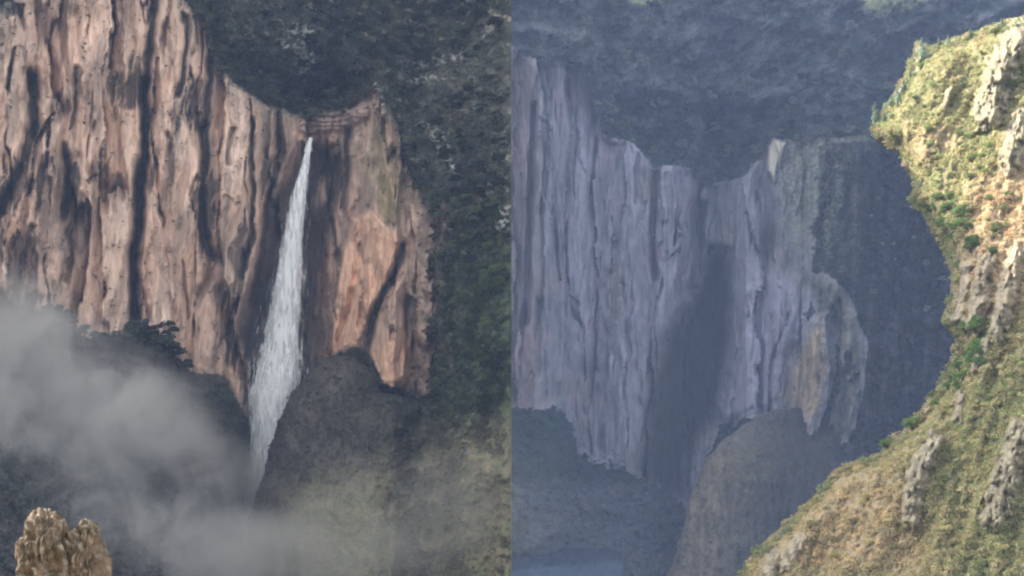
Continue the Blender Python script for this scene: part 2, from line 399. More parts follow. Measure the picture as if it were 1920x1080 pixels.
grn = sm(wu, 760, 900)[..., None] * sm(V, 380, 560)[..., None]
veg = mix(veg, mix(C(.035, .050, .028), C(.075, .105, .045), sm(vn, -.3, .5)), grn * .9)
mound = mix(C(.06, .055, .045), C(.09, .082, .066), sm(fbm(U / 60, V / 60, 4, 81)[..., None], -.4, .5))
mound = mix(mound, C(.055, .07, .035), sm(vn, 0, .4) * sm(U, 640, 800)[..., None] * .7)
grass = mix(C(.19, .165, .10), C(.13, .135, .07), sm(vn, -.3, .4)); grass = mix(grass, C(.26, .20, .13), sm(vn2, .1, .5) * .5)
lowr = (sm(V + .25 * (U - 700) + 40 * vn[..., 0], 830, 930) * sm(U, 480, 600))[..., None]
mound = mix(mound, grass, lowr)
veg = mix(veg, grass, (sm(V + 30 * vn[..., 0] + .3 * (U - 700), 790, 900) * sm(U, 700, 800))[..., None])
ribr = sm(ridged(cu / 15, V / 120, 3, 92) - .55, 0, .2)[..., None] * sm(wu, 870, 800)[..., None] * (sm(V, 330, 430) * sm(V, 760, 700))[..., None]
veg = mix(veg, C(.23, .17, .13), ribr * .75)
mound = mix(mound, veg, sm(U + 30 * vn[..., 0], 690, 860)[..., None])
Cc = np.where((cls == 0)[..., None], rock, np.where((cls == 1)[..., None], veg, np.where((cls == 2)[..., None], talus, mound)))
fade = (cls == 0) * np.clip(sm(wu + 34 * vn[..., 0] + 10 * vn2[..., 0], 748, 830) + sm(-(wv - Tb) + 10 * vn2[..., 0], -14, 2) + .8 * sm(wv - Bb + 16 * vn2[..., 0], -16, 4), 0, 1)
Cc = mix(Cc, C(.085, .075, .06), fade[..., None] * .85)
rr = sm(fbm(cu / 12, V / 40, 3, 91), .15, .4)[..., None]                                           # scrub clinging to the ledges
Cc = np.where((cls == 0)[..., None], mix(Cc, C(.05, .05, .035), rr * .30), Cc)
# side of the massif beside the farther valley: turns back, away from us
Y[:, -1] = Y[:, -2] + 260
Pw = world_of(U, V, Y)
Pw[:, -1, 0] = Pw[:, -2, 0] + 1.0
Pw[..., 2] = np.maximum(Pw[..., 2], -420)
Pw[..., 2] = np.minimum(Pw[..., 2], 520 + 0 * Pw[..., 2])
Q = grid_quads(len(ua), len(va)); cf = cls.reshape(-1)
fcl = cf[Q[:, 0]]
PV = Pw.reshape(-1, 3); CV = Cc.reshape(-1, 3)
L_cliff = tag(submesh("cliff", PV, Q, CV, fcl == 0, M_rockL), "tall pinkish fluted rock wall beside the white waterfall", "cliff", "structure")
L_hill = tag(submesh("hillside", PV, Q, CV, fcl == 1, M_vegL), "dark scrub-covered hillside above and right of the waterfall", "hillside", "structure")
L_tal = tag(submesh("talus_slope", PV, Q, CV, fcl == 2, M_vegL), "dark bushy slope at the foot of the pink cliff", "slope", "structure")
L_mnd = tag(submesh("rock_mound", PV, Q, CV, fcl == 3, M_vegL), "dark wet rounded mound running down into an olive slope right of the falls", "mound", "structure")

def samp(n, w, U, V, Pw, inframe=(-10, 945, -10, 1085)):
    ok = (U > inframe[0]) & (U < inframe[1]) & (V > inframe[2]) & (V < inframe[3])
    w = (w * ok).ravel(); w = w / w.sum()
    i = rng.choice(w.size, n, p=w, replace=False)
    return i
dark = C(.036, .044, .032)
ft = np.clip((cls == 1) * (.35 + bowl) * (1 - out), 0, 2)
i = samp(5200, ft, U, V, Pw); R = rng.uniform(1.2, 3.2, len(i))
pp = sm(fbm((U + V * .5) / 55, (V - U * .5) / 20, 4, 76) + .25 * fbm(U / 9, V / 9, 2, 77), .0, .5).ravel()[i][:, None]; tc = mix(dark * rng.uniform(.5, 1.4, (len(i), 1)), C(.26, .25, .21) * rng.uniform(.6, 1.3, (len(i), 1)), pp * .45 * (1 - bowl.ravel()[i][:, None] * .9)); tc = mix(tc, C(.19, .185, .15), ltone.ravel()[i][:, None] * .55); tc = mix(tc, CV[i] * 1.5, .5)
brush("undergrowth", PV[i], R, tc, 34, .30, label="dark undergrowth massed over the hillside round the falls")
i = samp(2600, (cls >= 2) * 1.0, U, V, Pw); R = rng.uniform(.9, 2.4, len(i))
brush("scrub", PV[i], R, np.clip(CV[i] * rng.uniform(1., 1.7, (len(i), 1)), 0, 1), 26, .3, label="low scrub on the slopes below the pink cliff")
i = samp(700, (cls == 0) * (rr[..., 0] * .6 + wtop[..., 0] + .05) * (1 - slabm[..., 0]) * (1 - alc), U, V, Pw); R = rng.uniform(.5, 1.5, len(i))
brush("ledge_plants", PV[i], R, np.tile(C(.07, .07, .045), (len(i), 1)) * rng.uniform(.6, 1.6, (len(i), 1)), 22, .3, label="small plants clinging to ledges of the pink cliff")

def at(u, v, U, V, Pw):
    j = np.searchsorted(U[0], u); k = np.searchsorted(V[:, 0], v)
    return Pw[min(k, Pw.shape[0] - 1), min(j, Pw.shape[1] - 1)]
kd = [Kind(tree_proto("broadleaf_tree", 9, 8.5, (.030, .036, .024), s)) for s in (1, 2)] + [Kind(tree_proto("broadleaf_tree", 9, 8.5, (.085, .095, .065), s)) for s in (3, 8)]
kp = [Kind(tree_proto("pale_tree", 7.5, 7, (.17, .18, .15), s, n=50)) for s in (4, 5)]
kg = [Kind(tree_proto("green_tree", 8, 8, (.05, .075, .032), s)) for s in (6,)] + [Kind(tree_proto("green_tree", 8, 8, (.10, .135, .06), s)) for s in (7,)]
MARKS = [(0, 940, [(600, 190, "just behind the lip of the falls"), (430, 110, "beside the dark rim at the top of the pink wall"), (520, 130, "in the dark hollow left of the falls' lip"), (680, 120, "above the pinkish rock shelf"),
                   (430, 10, "on the ridge over the pink wall's upper right corner"), (560, 20, "high on the slope straight above the falls"), (700, 20, "high on the slope above the rock headland"), (850, 20, "in the top right corner of the falls gorge"),
                   (800, 110, "beside the pale branchy outcrop"), (900, 180, "right of the pale branchy outcrop"), (830, 260, "on the flank beside the olive-tinted rock"), (910, 330, "near the right end of the flank above the pale patch"),
                   (840, 420, "level with the top of the orange slab"), (910, 450, "under the pale patch at the right end of the flank"), (850, 560, "level with the foot of the orange slab"), (920, 600, "on the brighter green part of the flank"),
                   (830, 690, "just right of the small rock pillar"), (910, 720, "where the green flank meets the olive slope"), (120, 620, "at the left edge of the mist"), (230, 655, "under the long black crack"), (310, 670, "under the lowest tip of the pink wall")]),
         (940, 1920, [(1210, 220, "in the left wooded hollow above the dry falls"), (1280, 290, "at the notch of the dry falls"), (1400, 250, "in the right wooded hollow beside the headland"), (1010, 50, "above the left-hand rock column"),
                      (1150, 60, "high on the pale-streaked mountainside"), (1150, 140, "between the rock column and the wooded hollow"), (1300, 60, "on the upper middle of the blue mountainside"), (1300, 150, "on the pale band above the wooded hollows"),
                      (1450, 60, "under the little pale crag at the top"), (1460, 160, "on the dark slope above the headland"), (1600, 60, "on the dark upper slope left of the sunlit spire"), (1580, 180, "on the dark slope over the flat skyline"),
                      (1470, 260, "beside the pale sliver on the headland's left corner"), (1560, 260, "midway along the headland's flat top"), (1650, 255, "where the headland's flat top meets the sunlit slope"),
                      (1560, 370, "on the greenish upper face of the headland"), (1680, 370, "in the dark flank close to the sunlit edge"), (1580, 500, "above the brown pillar"), (1700, 520, "in the darkest part of the flank"),
                      (1800, 140, "near the pale spire"), (1880, 200, "beside the tall slanted crag"), (1720, 200, "near the lone slender tree"), (1780, 300, "on the small bare reddish patch"), (1860, 340, "beneath the broad pale crag"),
                      (1750, 400, "on the bulge over the shaded flank"), (1860, 450, "on the brown patch over the grooved outcrop"), (1820, 640, "below the grooved pale outcrop"), (1760, 740, "above the two round shrubs"), (1880, 720, "at the right edge over the lower ribs"),
                      (1640, 880, "under the two round shrubs"), (1780, 880, "between the two lower pale ribs"), (1890, 1000, "in the bottom right corner"), (1720, 1020, "below the left pale rib"), (1560, 960, "on the tan lower spur"), (1450, 1050, "at the lowest tip of the sunlit slope")])]
def grove(kinds, pts, lab, cat, grp, U, V, Pw, s=(.8, 1.4)):
    for n, (u, v) in enumerate(pts):
        o = kinds[n % len(kinds)].put(at(u, v, U, V, Pw), rng.uniform(*s), rng.uniform(0, 6.28))
        m = [m_ for a, b, m_ in MARKS if a <= u < b or b == 1920][0]
        where = min(m, key=lambda t: (t[0] - u) ** 2 + (t[1] - v) ** 2)[2]
        tag(o, lab + " " + where, cat, None, grp)
def region_pts(n, mask, U, V, Pw, fr=(-5, 935, 5, 1070)):
    i = samp(n, mask, U, V, Pw, fr); return [(U.ravel()[k], V.ravel()[k]) for k in i]
grove(kd, region_pts(75, bowl * (cls == 1), U, V, Pw), "dark rounded tree", "tree", "trees above the waterfall", U, V, Pw)
grove(kd, region_pts(80, (cls == 1) * (V < 130) * (1 - bowl) * (U > 390) * 1., U, V, Pw), "dark hillside tree", "tree", "trees on the upper hillside", U, V, Pw, (.6, 1.1))
grove(kp, region_pts(26, (cls == 1) * (V < 200) * (U > 480) * (U < 880) * 1., U, V, Pw), "pale grey-green tree", "tree", "pale trees above the falls", U, V, Pw, (.5, 1.))
grove(kg, region_pts(80, (cls == 1) * (V > 380) * (U > 800) * (V < 760) * 1., U, V, Pw), "green bushy tree", "tree", "green trees on the right flank", U, V, Pw, (.6, 1.1))
grove(kd, region_pts(60, (cls == 1) * (V > 180) * (U > 790) * (V < 400) * 1., U, V, Pw), "dark flank tree", "tree", "dark trees on the right flank", U, V, Pw, (.6, 1.))
grove(kd, [(185, 655), (200, 668), (225, 650), (248, 640), (265, 652), (285, 645), (300, 660), (312, 672), (325, 690), (240, 668), (275, 675), (296, 690), (100, 610), (120, 628), (145, 640), (90, 600), (340, 705), (310, 640), (262, 630)],
      "dark thicket tree", "tree", "trees at the foot of the cliff", U, V, Pw, (1.0, 1.6))

grove(kd, [(u, np.interp(u, [330, 385, 402, 430, 465, 520, 575, 600, 640, 680, 705, 750, 775], [-20, 45, 125, 150, 172, 205, 222, 215, 205, 180, 165, 235, 330]) - 3) for u in (392, 405, 421, 436, 452, 470, 487, 503, 520, 540, 556, 722, 738, 752, 763, 772)],
      "small tree", "tree", "trees along the rim of the pink cliff", U, V, Pw, (.3, .75))
# ------------------------------------------------------------------ the waterfall
def fall_mat():
    m = bpy.data.materials.new("falling_water"); m.use_nodes = True; nt = m.node_tree; L = nt.links.new
    b = nt.nodes["Principled BSDF"]; b.inputs["Roughness"].default_value = .6; b.inputs["Base Color"].default_value = (.88, .88, .85, 1)
    b.inputs["Specular IOR Level"].default_value = .2
    tc = nd(nt, "ShaderNodeTexCoord"); mp = nd(nt, "ShaderNodeMapping"); mp.inputs["Scale"].default_value = (1, 1, .10); L(tc.outputs["Object"], mp.inputs[0])
    n = nd(nt, "ShaderNodeTexNoise"); n.inputs["Scale"].default_value = .55; n.inputs["Detail"].default_value = 5; L(mp.outputs[0], n.inputs[0])
    a = nd(nt, "ShaderNodeAttribute", attribute_name="body")
    s = nd(nt, "ShaderNodeMath", operation='ADD'); L(n.outputs[0], s.inputs[0]); L(a.outputs["Fac"], s.inputs[1])
    r = nd(nt, "ShaderNodeMapRange", interpolation_type='SMOOTHSTEP'); L(s.outputs[0], r.inputs[0]); r.inputs[1].default_value = .5; r.inputs[2].default_value = .95
    L(r.outputs[0], b.inputs["Alpha"])
    r2 = nd(nt, "ShaderNodeMapRange"); L(n.outputs[0], r2.inputs[0]); r2.inputs[1].default_value = .3; r2.inputs[2].default_value = .7; r2.inputs[3].default_value = .84; r2.inputs[4].default_value = 1.0
    v = nd(nt, "ShaderNodeVectorMath", operation='SCALE'); v.inputs[0].default_value = (.80, .80, .765); L(r2.outputs[0], v.inputs[3]); L(v.outputs[0], b.inputs["Base Color"])
    tl = nd(nt, "ShaderNodeBsdfTranslucent"); L(v.outputs[0], tl.inputs[0])
    return m
M_fall = fall_mat()
fv = np.linspace(258, 1000, 240); Vs = []; Qs = []; Bs = []; off = 0
le = np.interp(fv, [258, 300, 360, 420, 480, 560, 640, 700, 740, 820, 900, 1000], [580, 568, 549, 535, 522, 506, 489, 472, 463, 466, 456, 446])
ri = np.interp(fv, [258, 300, 360, 420, 480, 560, 640, 700, 740, 820, 900, 1000], [584, 581, 575, 571, 568, 566, 563, 566, 562, 552, 540, 530])
for k, (grow, dy, body) in enumerate([(.90, 0, .95), (.98, 1.6, .62), (1.03, -1.6, .45), (1.14, 0, .25), (.95, -3., .4), (1.08, 3., .3), (1.32, 0, .06), (1.5, 2, -.02)]):
    nu = 25; t = np.linspace(-1, 1, nu)[None, :]
    mid = ((le + ri) / 2)[:, None]; hw = ((ri - le) / 2 * grow)[:, None] + .8
    wob = 1.6 * fbm(np.tile(t * 2 + k * 9, (len(fv), 1)), fv[:, None] / 70 + k, 3, 100 + k) * np.minimum(1, hw / 14)
    uu = mid + t * hw + wob + 2.0 * noise(fv[:, None] / 16., t * 0 + k, 130 + k) * np.abs(t) ** 3
    dep = np.sqrt(np.clip(1 - t * t, 0, 1)) * hw * PX * .55
    yy = 1022 + dy - dep * (1 if dy <= 0 else .6) - (fv[:, None] - 258) * .042 - 1.2 * fbm(uu / 7, fv[:, None] / 60 + 0 * t, 3, 140 + k)
    p = world_of(uu, fv[:, None] + 0 * t, yy)
    Vs.append(p.reshape(-1, 3)); Qs.append(grid_quads(nu, len(fv)) + off); off += nu * len(fv)
    Bs.append((body * (1 - np.abs(t) ** 2.5 * 1.25) + .25 * (np.minimum(1, (ri - le) / 12)[:, None] < .8) + 0 * fv[:, None] ).reshape(-1))
wf = mesh_from("waterfall", np.concatenate(Vs), np.concatenate(Qs), M_fall, None, True, {"body": np.concatenate(Bs)})
tag(wf, "tall narrow white waterfall plunging from the rock lip and widening downwards", "waterfall", "structure")

# ------------------------------------------------------------------ mist driven from the foot of the falls
def vol_mist(name, blobs, color, nscale, dens, label, lo=.41, hi=.60, pad=1.0, step=1.5, streak=(1, 1, 1)):
    """blobs: (centre, radii, weight) in world metres; one closed hull round them all."""
    c = np.array([b[0] for b in blobs]); r = np.array([b[1] for b in blobs])
    a = (c - r).min(0) - pad; b_ = (c + r).max(0) + pad; mid = (a + b_) / 2; h = (b_ - a) / 2
    n = 24; th = np.linspace(0, math.pi, n // 2 + 1)[1:-1]; ph = np.arange(n) * 2 * math.pi / n
    e = .5
    se = lambda x: np.sign(x) * np.abs(x) ** e
    V_ = [(se(math.sin(t)) * se(math.cos(p)) * 1.02, se(math.sin(t)) * se(math.sin(p)) * 1.02, se(math.cos(t)) * 1.02) for t in th for p in ph]
    V_ = np.array(V_ + [(0, 0, 1.02), (0, 0, -1.02)], float) * h
    fs = []
    for i_ in range(len(th) - 1):
        for j in range(n):
            fs.append((i_ * n + j, (i_ + 1) * n + j, (i_ + 1) * n + (j + 1) % n, i_ * n + (j + 1) % n))
    top, bot = len(V_) - 2, len(V_) - 1
    me = bpy.data.meshes.new(name)
    tri = [(top, j, (j + 1) % n) for j in range(n)] + [(bot, (len(th) - 1) * n + (j + 1) % n, (len(th) - 1) * n + j) for j in range(n)]
    me.from_pydata([tuple(v) for v in V_], [], fs + tri); me.update()
    o = bpy.data.objects.new(name, me); COL.objects.link(o); o.location = tuple(mid)
    m = bpy.data.materials.new(name); m.use_nodes = True; nt = m.node_tree; L = nt.links.new
    nt.nodes.remove(nt.nodes["Principled BSDF"])
    pv = nd(nt, "ShaderNodeVolumePrincipled"); pv.inputs["Color"].default_value = (*color, 1); pv.inputs["Anisotropy"].default_value = .2
    L(pv.outputs[0], nt.nodes["Material Output"].inputs["Volume"])
    tc = nd(nt, "ShaderNodeTexCoord")
    mp = nd(nt, "ShaderNodeMapping"); mp.inputs["Scale"].default_value = streak; mp.inputs["Rotation"].default_value = (0, math.radians(-28), 0); L(tc.outputs["Object"], mp.inputs[0])
    ns = nd(nt, "ShaderNodeTexNoise"); ns.inputs["Scale"].default_value = nscale; ns.inputs["Detail"].default_value = 5; ns.inputs["Roughness"].default_value = .58; ns.inputs["Distortion"].default_value = .9
    L(mp.outputs[0], ns.inputs["Vector"])
    tot = None
    for cc, rr_, w in blobs:
        s = nd(nt, "ShaderNodeVectorMath", operation='SUBTRACT'); L(tc.outputs["Object"], s.inputs[0]); s.inputs[1].default_value = tuple(np.array(cc) - mid)
        d = nd(nt, "ShaderNodeVectorMath", operation='DIVIDE'); L(s.outputs[0], d.inputs[0]); d.inputs[1].default_value = tuple(rr_)
        ln = nd(nt, "ShaderNodeVectorMath", operation='LENGTH'); L(d.outputs[0], ln.inputs[0])
        mr = nd(nt, "ShaderNodeMapRange", interpolation_type='SMOOTHSTEP'); L(ln.outputs["Value"], mr.inputs[0])
        mr.inputs[1].default_value = .15; mr.inputs[2].default_value = 1.0; mr.inputs[3].default_value = w; mr.inputs[4].default_value = 0.0
        if tot is None: tot = mr.outputs[0]
        else:
            ad = nd(nt, "ShaderNodeMath", operation='ADD'); L(tot, ad.inputs[0]); L(mr.outputs[0], ad.inputs[1]); tot = ad.outputs[0]
    r = nd(nt, "ShaderNodeMapRange", interpolation_type='SMOOTHSTEP'); L(ns.outputs[0], r.inputs[0]); r.inputs[1].default_value = lo; r.inputs[2].default_value = hi
    r.inputs[3].default_value = .12; r.inputs[4].default_value = 1.1
    mu = nd(nt, "ShaderNodeMath", operation='MULTIPLY'); L(tot, mu.inputs[0]); L(r.outputs[0], mu.inputs[1])
    m2 = nd(nt, "ShaderNodeMath", operation='MULTIPLY'); L(mu.outputs[0], m2.inputs[0]); m2.inputs[1].default_value = dens; L(m2.outputs[0], pv.inputs["Density"])
    m.cycles.volume_step_rate = step
    me.materials.append(m)
    return tag(o, label, None, "stuff")
def bw(u, v, y): return tuple(world_of(np.array(u), np.array(v), np.array(float(y))))
vol_mist("mist", [(bw(30, 850, 830), (95, 60, 90), 1.5), (bw(-40, 720, 850), (75, 50, 75), 1.3), (bw(-20, 1000, 800), (60, 50, 40), 1.), (bw(190, 820, 850), (75, 50, 55), .9), (bw(330, 900, 900), (60, 45, 38), .7),
                  (bw(425, 905, 985), (36, 26, 26), 1.2), (bw(452, 930, 984), (20, 14, 24), 2.5), (bw(150, 1010, 820), (90, 55, 50), .8), (bw(300, 1060, 820), (110, 55, 40), .7), (bw(470, 990, 940), (34, 30, 20), .9)],
         (.94, .92, .86), .026, .10, "grey mist billowing left from the foot of the falls")
vol_mist("spray_haze", [(bw(700, 1010, 780), (95, 40, 50), .9), (bw(880, 930, 780), (70, 40, 40), .5), (bw(560, 1040, 830), (70, 45, 34), .9)],
         (.84, .82, .72), .02, .013, "thin brownish spray drifting over the olive slope")

# ================================================================== THE FARTHER DRY GORGE (about 2.2 km off)
ua2 = axis(800, 950, 1840, 3000, STEP); va2 = axis(-1100, -14, 1094, 1700, STEP)
U, V = np.meshgrid(ua2, va2); PX = .745
wu = U + 8 * fbm(U / 50, V / 170, 3, 201) + 2.0 * fbm(U / 14, V / 40, 2, 202)
wv = V + 9 * fbm(U / 50, V / 60, 3, 203) + 3 * fbm(U / 12, V / 14, 2, 204)
Tb_u = [800, 965, 990, 1005, 1090, 1112, 1130, 1190, 1225, 1300, 1335, 1400, 1428, 1445, 1500, 1560, 1700, 1760, 3000]
Tb_v = [60, 90, 112, 112, 118, 165, 250, 268, 308, 318, 345, 326, 290, 258, 262, 258, 248, 250, 250]
Tb = np.interp(U, Tb_u, Tb_v)
Bb = 14 * fbm(U / 18, V / 18, 4, 205) + np.interp(U, [800, 960, 1040, 1080, 1130, 1240, 1290, 1350, 1420, 1480, 1560, 3000], [740, 765, 765, 850, 865, 915, 960, 800, 780, 830, 840, 860])
base = np.interp(U, [800, 960, 1000, 1100, 1135, 1200, 1300, 1340, 1375, 1400, 1480, 1520, 1600, 1700, 1800, 2000, 3000],
                 [2000, 2120, 2105, 2125, 2160, 2180, 2225, 2265, 2250, 2190, 2160, 2120, 2090, 2110, 2100, 2000, 1700])
Y = base - (V - 300) * PX * .13
cu = wu + .04 * (V - 300)
fl = ridged(cu / 70, V / 800, 2, 221); f2 = ridged(cu / 26, V / 420, 3, 222); f3 = ridged(cu / 10, V / 130, 2, 223)
inface = sm(wv - Tb, -5, 14) * sm(Bb - wv, -6, 20) * (1 - .6 * sm(U, 1480, 1560))
b1, k1, j1 = blocks(wu / 56 + .35 * fbm(U / 30, V / 140, 3, 515), (V + 1. * U) / 800, 511, 50, 60, .12); b2, k2, j2 = blocks(cu / 20 + .4 * fbm(U / 20, V / 70, 3, 516), (V - .8 * U) / 300, 512, 7, 11, .16)
k1 = k1 * .4 * sm(fbm(U / 60, V / 90, 3, 517), -.1, .4); k2 = k2 * .4 * sm(fbm(U / 40, V / 50, 3, 518), -.05, .4)
Y = Y - inface * (20 * fl + 3 * f2 + 3.5 * f3 + 2 * fbm(U / 12, V / 34, 3, 224) + b1 + b2 - 60 - 18 * k1 - 8 * k2)
for ln, hw, dp in [([(1000, 200), (998, 330), (990, 450), (985, 600)], 7, 30), ([(1225, 320), (1222, 420), (1226, 520)], 6, 26), ([(1318, 390), (1312, 430), (1310, 480), (1300, 540)], 12, 45),
                   ([(1066, 150), (1068, 220)], 4, 14), ([(1196, 290), (1192, 380)], 4, 14), ([(1010, 560), (1004, 700)], 8, 14)]:
    Y = Y + dp * np.exp(-(ldist(wu, wv, ln) / hw) ** 2) * inface
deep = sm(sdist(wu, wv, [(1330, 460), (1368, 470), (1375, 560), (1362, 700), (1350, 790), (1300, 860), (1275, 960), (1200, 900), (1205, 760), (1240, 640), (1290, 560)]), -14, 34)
Y = Y + 60 * deep
face = sdist(wu, wv, [(1395, 545), (1430, 500), (1500, 520), (1510, 600), (1480, 680), (1455, 780), (1350, 790), (1362, 690), (1385, 620)])
Y = Y - 16 * sm(face + 14 * fbm(U / 20, V / 40, 3, 229), -14, 30)
fin = sdist(wu, wv, [(1464, 740), (1470, 690), (1492, 640), (1522, 590), (1550, 570), (1568, 620), (1564, 700), (1550, 770), (1524, 825), (1500, 850), (1478, 815)])
fin2 = sdist(wu, wv, [(1490, 500), (1560, 520), (1604, 570), (1626, 640), (1620, 720), (1604, 800), (1575, 860), (1545, 850), (1572, 720), (1566, 630), (1530, 580)])
for fd, a, w_ in ((fin, 26, 50), (fin2, 12, 44)):
    qf = np.clip(fd / w_, 0, 1); Y = np.where(fd > 0, Y - a * sm(qf), Y)
up = np.maximum(Tb - wv, 0)
rav = ridged((U - .45 * V) / 170, (V + .5 * U) / 120, 4, 241)
Y = Y + .52 * up * PX - sm(up, 0, 50) * (75 * (rav - .55) + 14 * fbm(U / 28, V / 28, 4, 242))
bowl = np.clip(sm(sdist(U, V, [(1130, 190), (1200, 170), (1290, 190), (1310, 260), (1290, 315), (1210, 300), (1135, 245)]), -15, 30) + sm(sdist(U, V, [(1310, 220), (1400, 190), (1470, 200), (1420, 300), (1340, 335), (1310, 300)]), -15, 30), 0, 1)
Y = Y + 40 * bowl
vs = sm(U + 30 * fbm(U / 40, V / 70, 4, 246) + .05 * (V - 400), 1480, 1580) * sm(V - Tb, 0, 20)                       # wooded back slope under the headland
Y = Y - vs * (34 * (ridged((U + .2 * V) / 70, V / 260, 4, 244) - .5) + 9 * fbm(U / 20, V / 26, 4, 245))
dn = np.maximum(wv - Bb, 0)
Y = Y - .8 * dn * PX + sm(dn, 0, 50) * (14 * fbm(U / 50, V / 50, 4, 243))
cls = np.where(wv < Tb, 1, np.where(wv > Bb, 2, 0)); cls = np.where((vs > .5) & (fin < 0) & (fin2 < 0), 1, cls)
hump = sdist(U + 9 * fbm(U / 20, V / 20, 4, 251), V + 4 * fbm(U / 20, V / 20, 3, 252), [(900, 770), (1000, 758), (1050, 765), (1075, 800), (1085, 850), (1085, 900), (900, 960)])
q = np.clip(hump / 60, 0, 1); Yh = 2100 - (V - 760) * .5 - 40 * np.sqrt(np.clip(1 - (1 - q) ** 2, 0, 1)); Yh = np.where(hump > 0, Yh, 1e9)
cls = np.where(Yh < Y, 2, cls); Y = np.minimum(Y, Yh)
foot = sdist(U + 4 * fbm(U / 25, V / 25, 3, 253), V + 4 * fbm(U / 25, V / 25, 3, 254),
             [(1506, 762), (1462, 766), (1425, 778), (1395, 796), (1352, 828), (1318, 870), (1296, 925), (1283, 985), (1262, 1050), (1235, 1110), (1150, 1800), (1900, 1800), (1700, 1000), (1660, 900), (1600, 815), (1550, 775)])
q = np.clip(foot / 120, 0, 1); Yq = 2112 - (V - 760) * PX * .42 - (18 + 57 * sm(V, 770, 900)) * np.sqrt(np.clip(1 - (1 - q) ** 2, 0, 1)) - 12 * fbm(U / 40, V / 90, 4, 255) - 9 * ridged(U / 16, V / 60, 2, 256); Yq = np.where(foot > 0, Yq, 1e9)
cls = np.where(Yq < Y, 3, cls); Y = np.minimum(Y, Yq)
n1 = fbm(cu / 60, V / 190, 4, 261)[..., None]; n2 = fbm(cu / 16, V / 190, 4, 262)[..., None]; n3 = fbm(U / 9, V / 26, 3, 263)[..., None]
vn_ = fbm(U / 16, V / 26, 4, 275)[..., None]
rock = mix(C(.135, .14, .165), C(.205, .21, .25), sm(n1, -.4, .4)) * (.8 + .4 * j1[..., None]); rock = mix(rock, C(.22, .185, .21), .6 * sm(fbm(U / 80, V / 80, 3, 260)[..., None], 0, .4)); rock = mix(rock, C(.08, .08, .085), (k1 * .5 * sm(U, 960, 1000))[..., None])  # bluish cast of shade and air mixed into the rock colour
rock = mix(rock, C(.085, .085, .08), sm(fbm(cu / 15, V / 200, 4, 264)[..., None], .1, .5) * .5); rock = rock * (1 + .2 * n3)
rock = mix(rock, C(.25, .24, .30), sm(face + 26 * vn_[..., 0], -14, 34)[..., None] * .7); rock = mix(rock, C(.022, .026, .024), deep[..., None] * .95)  # shadow of the deep recess painted dark into the rock
lf = sm(U, 1030, 985)[..., None] * sm(V, 60, 140)[..., None]; rock = mix(rock, C(.22, .16, .15), lf * .6)
fm = (sm(fin + 10 * vn_[..., 0], 2, 30) * sm(V, 850, 780))[..., None]
rock = mix(rock, mix(C(.05, .06, .04), C(.15, .14, .10), sm(n2 + .5 * vn_, -.2, .5)), sm(fin2, -6, 24)[..., None] * .85)
rock = mix(rock, mix(C(.30, .23, .16), C(.15, .13, .08), sm(n2 + .4 * n3, -.2, .4)), fm)
gate = sm(fbm(U / 90, V / 60, 3, 274), -.25, .25)[..., None]; vn = fbm(U / 24, V / 24, 5, 271)[..., None]; vn2 = fbm(U / 7, V / 7, 3, 272)[..., None]
veg = mix(C(.020, .029, .030), C(.055, .064, .066), sm(vn, -.3, .5))  # scrub colour carries the same painted blue cast
palm = gate * sm(fbm((wu - wv * .5) / 42, (wv + wu * .5) / 26, 5, 273, .6)[..., None], .0, .4) * sm(up, 20, 60)[..., None]
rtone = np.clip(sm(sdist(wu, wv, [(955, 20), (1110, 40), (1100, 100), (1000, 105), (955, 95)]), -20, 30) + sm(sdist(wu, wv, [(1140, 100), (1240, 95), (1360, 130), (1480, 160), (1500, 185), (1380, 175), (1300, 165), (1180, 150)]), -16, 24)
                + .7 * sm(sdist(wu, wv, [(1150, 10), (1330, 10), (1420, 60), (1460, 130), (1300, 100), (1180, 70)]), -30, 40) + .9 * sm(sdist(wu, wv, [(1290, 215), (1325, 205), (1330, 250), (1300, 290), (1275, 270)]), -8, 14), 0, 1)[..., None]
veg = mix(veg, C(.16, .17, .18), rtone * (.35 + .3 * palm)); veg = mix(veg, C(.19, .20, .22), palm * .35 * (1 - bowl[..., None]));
sun_tint = sm(sdist(wu, wv, [(1600, -10), (1760, -10), (1700, 25), (1650, 30), (1620, 18)]), -5, 10) + sm(sdist(wu, wv, [(1120, -10), (1260, -10), (1230, 12), (1150, 14)]), -5, 10)  # sunlight on the upper greenery painted as paler green
veg = mix(veg, C(.26, .29, .17), np.clip(sun_tint, 0, 1)[..., None] * .85); hd = sm(U + 60 * vn[..., 0] + 30 * vn2[..., 0], 1680, 1520)[..., None] * sm(V, 640, 420)[..., None]
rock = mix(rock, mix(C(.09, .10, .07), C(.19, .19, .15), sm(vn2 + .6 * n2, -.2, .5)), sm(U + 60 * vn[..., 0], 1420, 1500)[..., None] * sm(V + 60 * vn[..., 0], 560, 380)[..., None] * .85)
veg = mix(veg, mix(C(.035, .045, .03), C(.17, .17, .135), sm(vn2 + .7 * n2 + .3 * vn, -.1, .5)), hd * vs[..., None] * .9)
veg = mix(veg, mix(C(.012, .013, .012), C(.05, .048, .055), sm(n2 + vn, 0, .7)), sm(U + 60 * vn[..., 0], 1550, 1660)[..., None] * sm(V - Tb, 10, 60)[..., None] * .9)  # shadowed flank of the headland painted near-black
tal = mix(C(.018, .03, .028), C(.052, .064, .072), sm(V, 880, 930)[..., None]); tal = mix(tal, C(.09, .08, .08), sm(vn, 0, .5) * .5 * sm(V, 880, 930)[..., None])
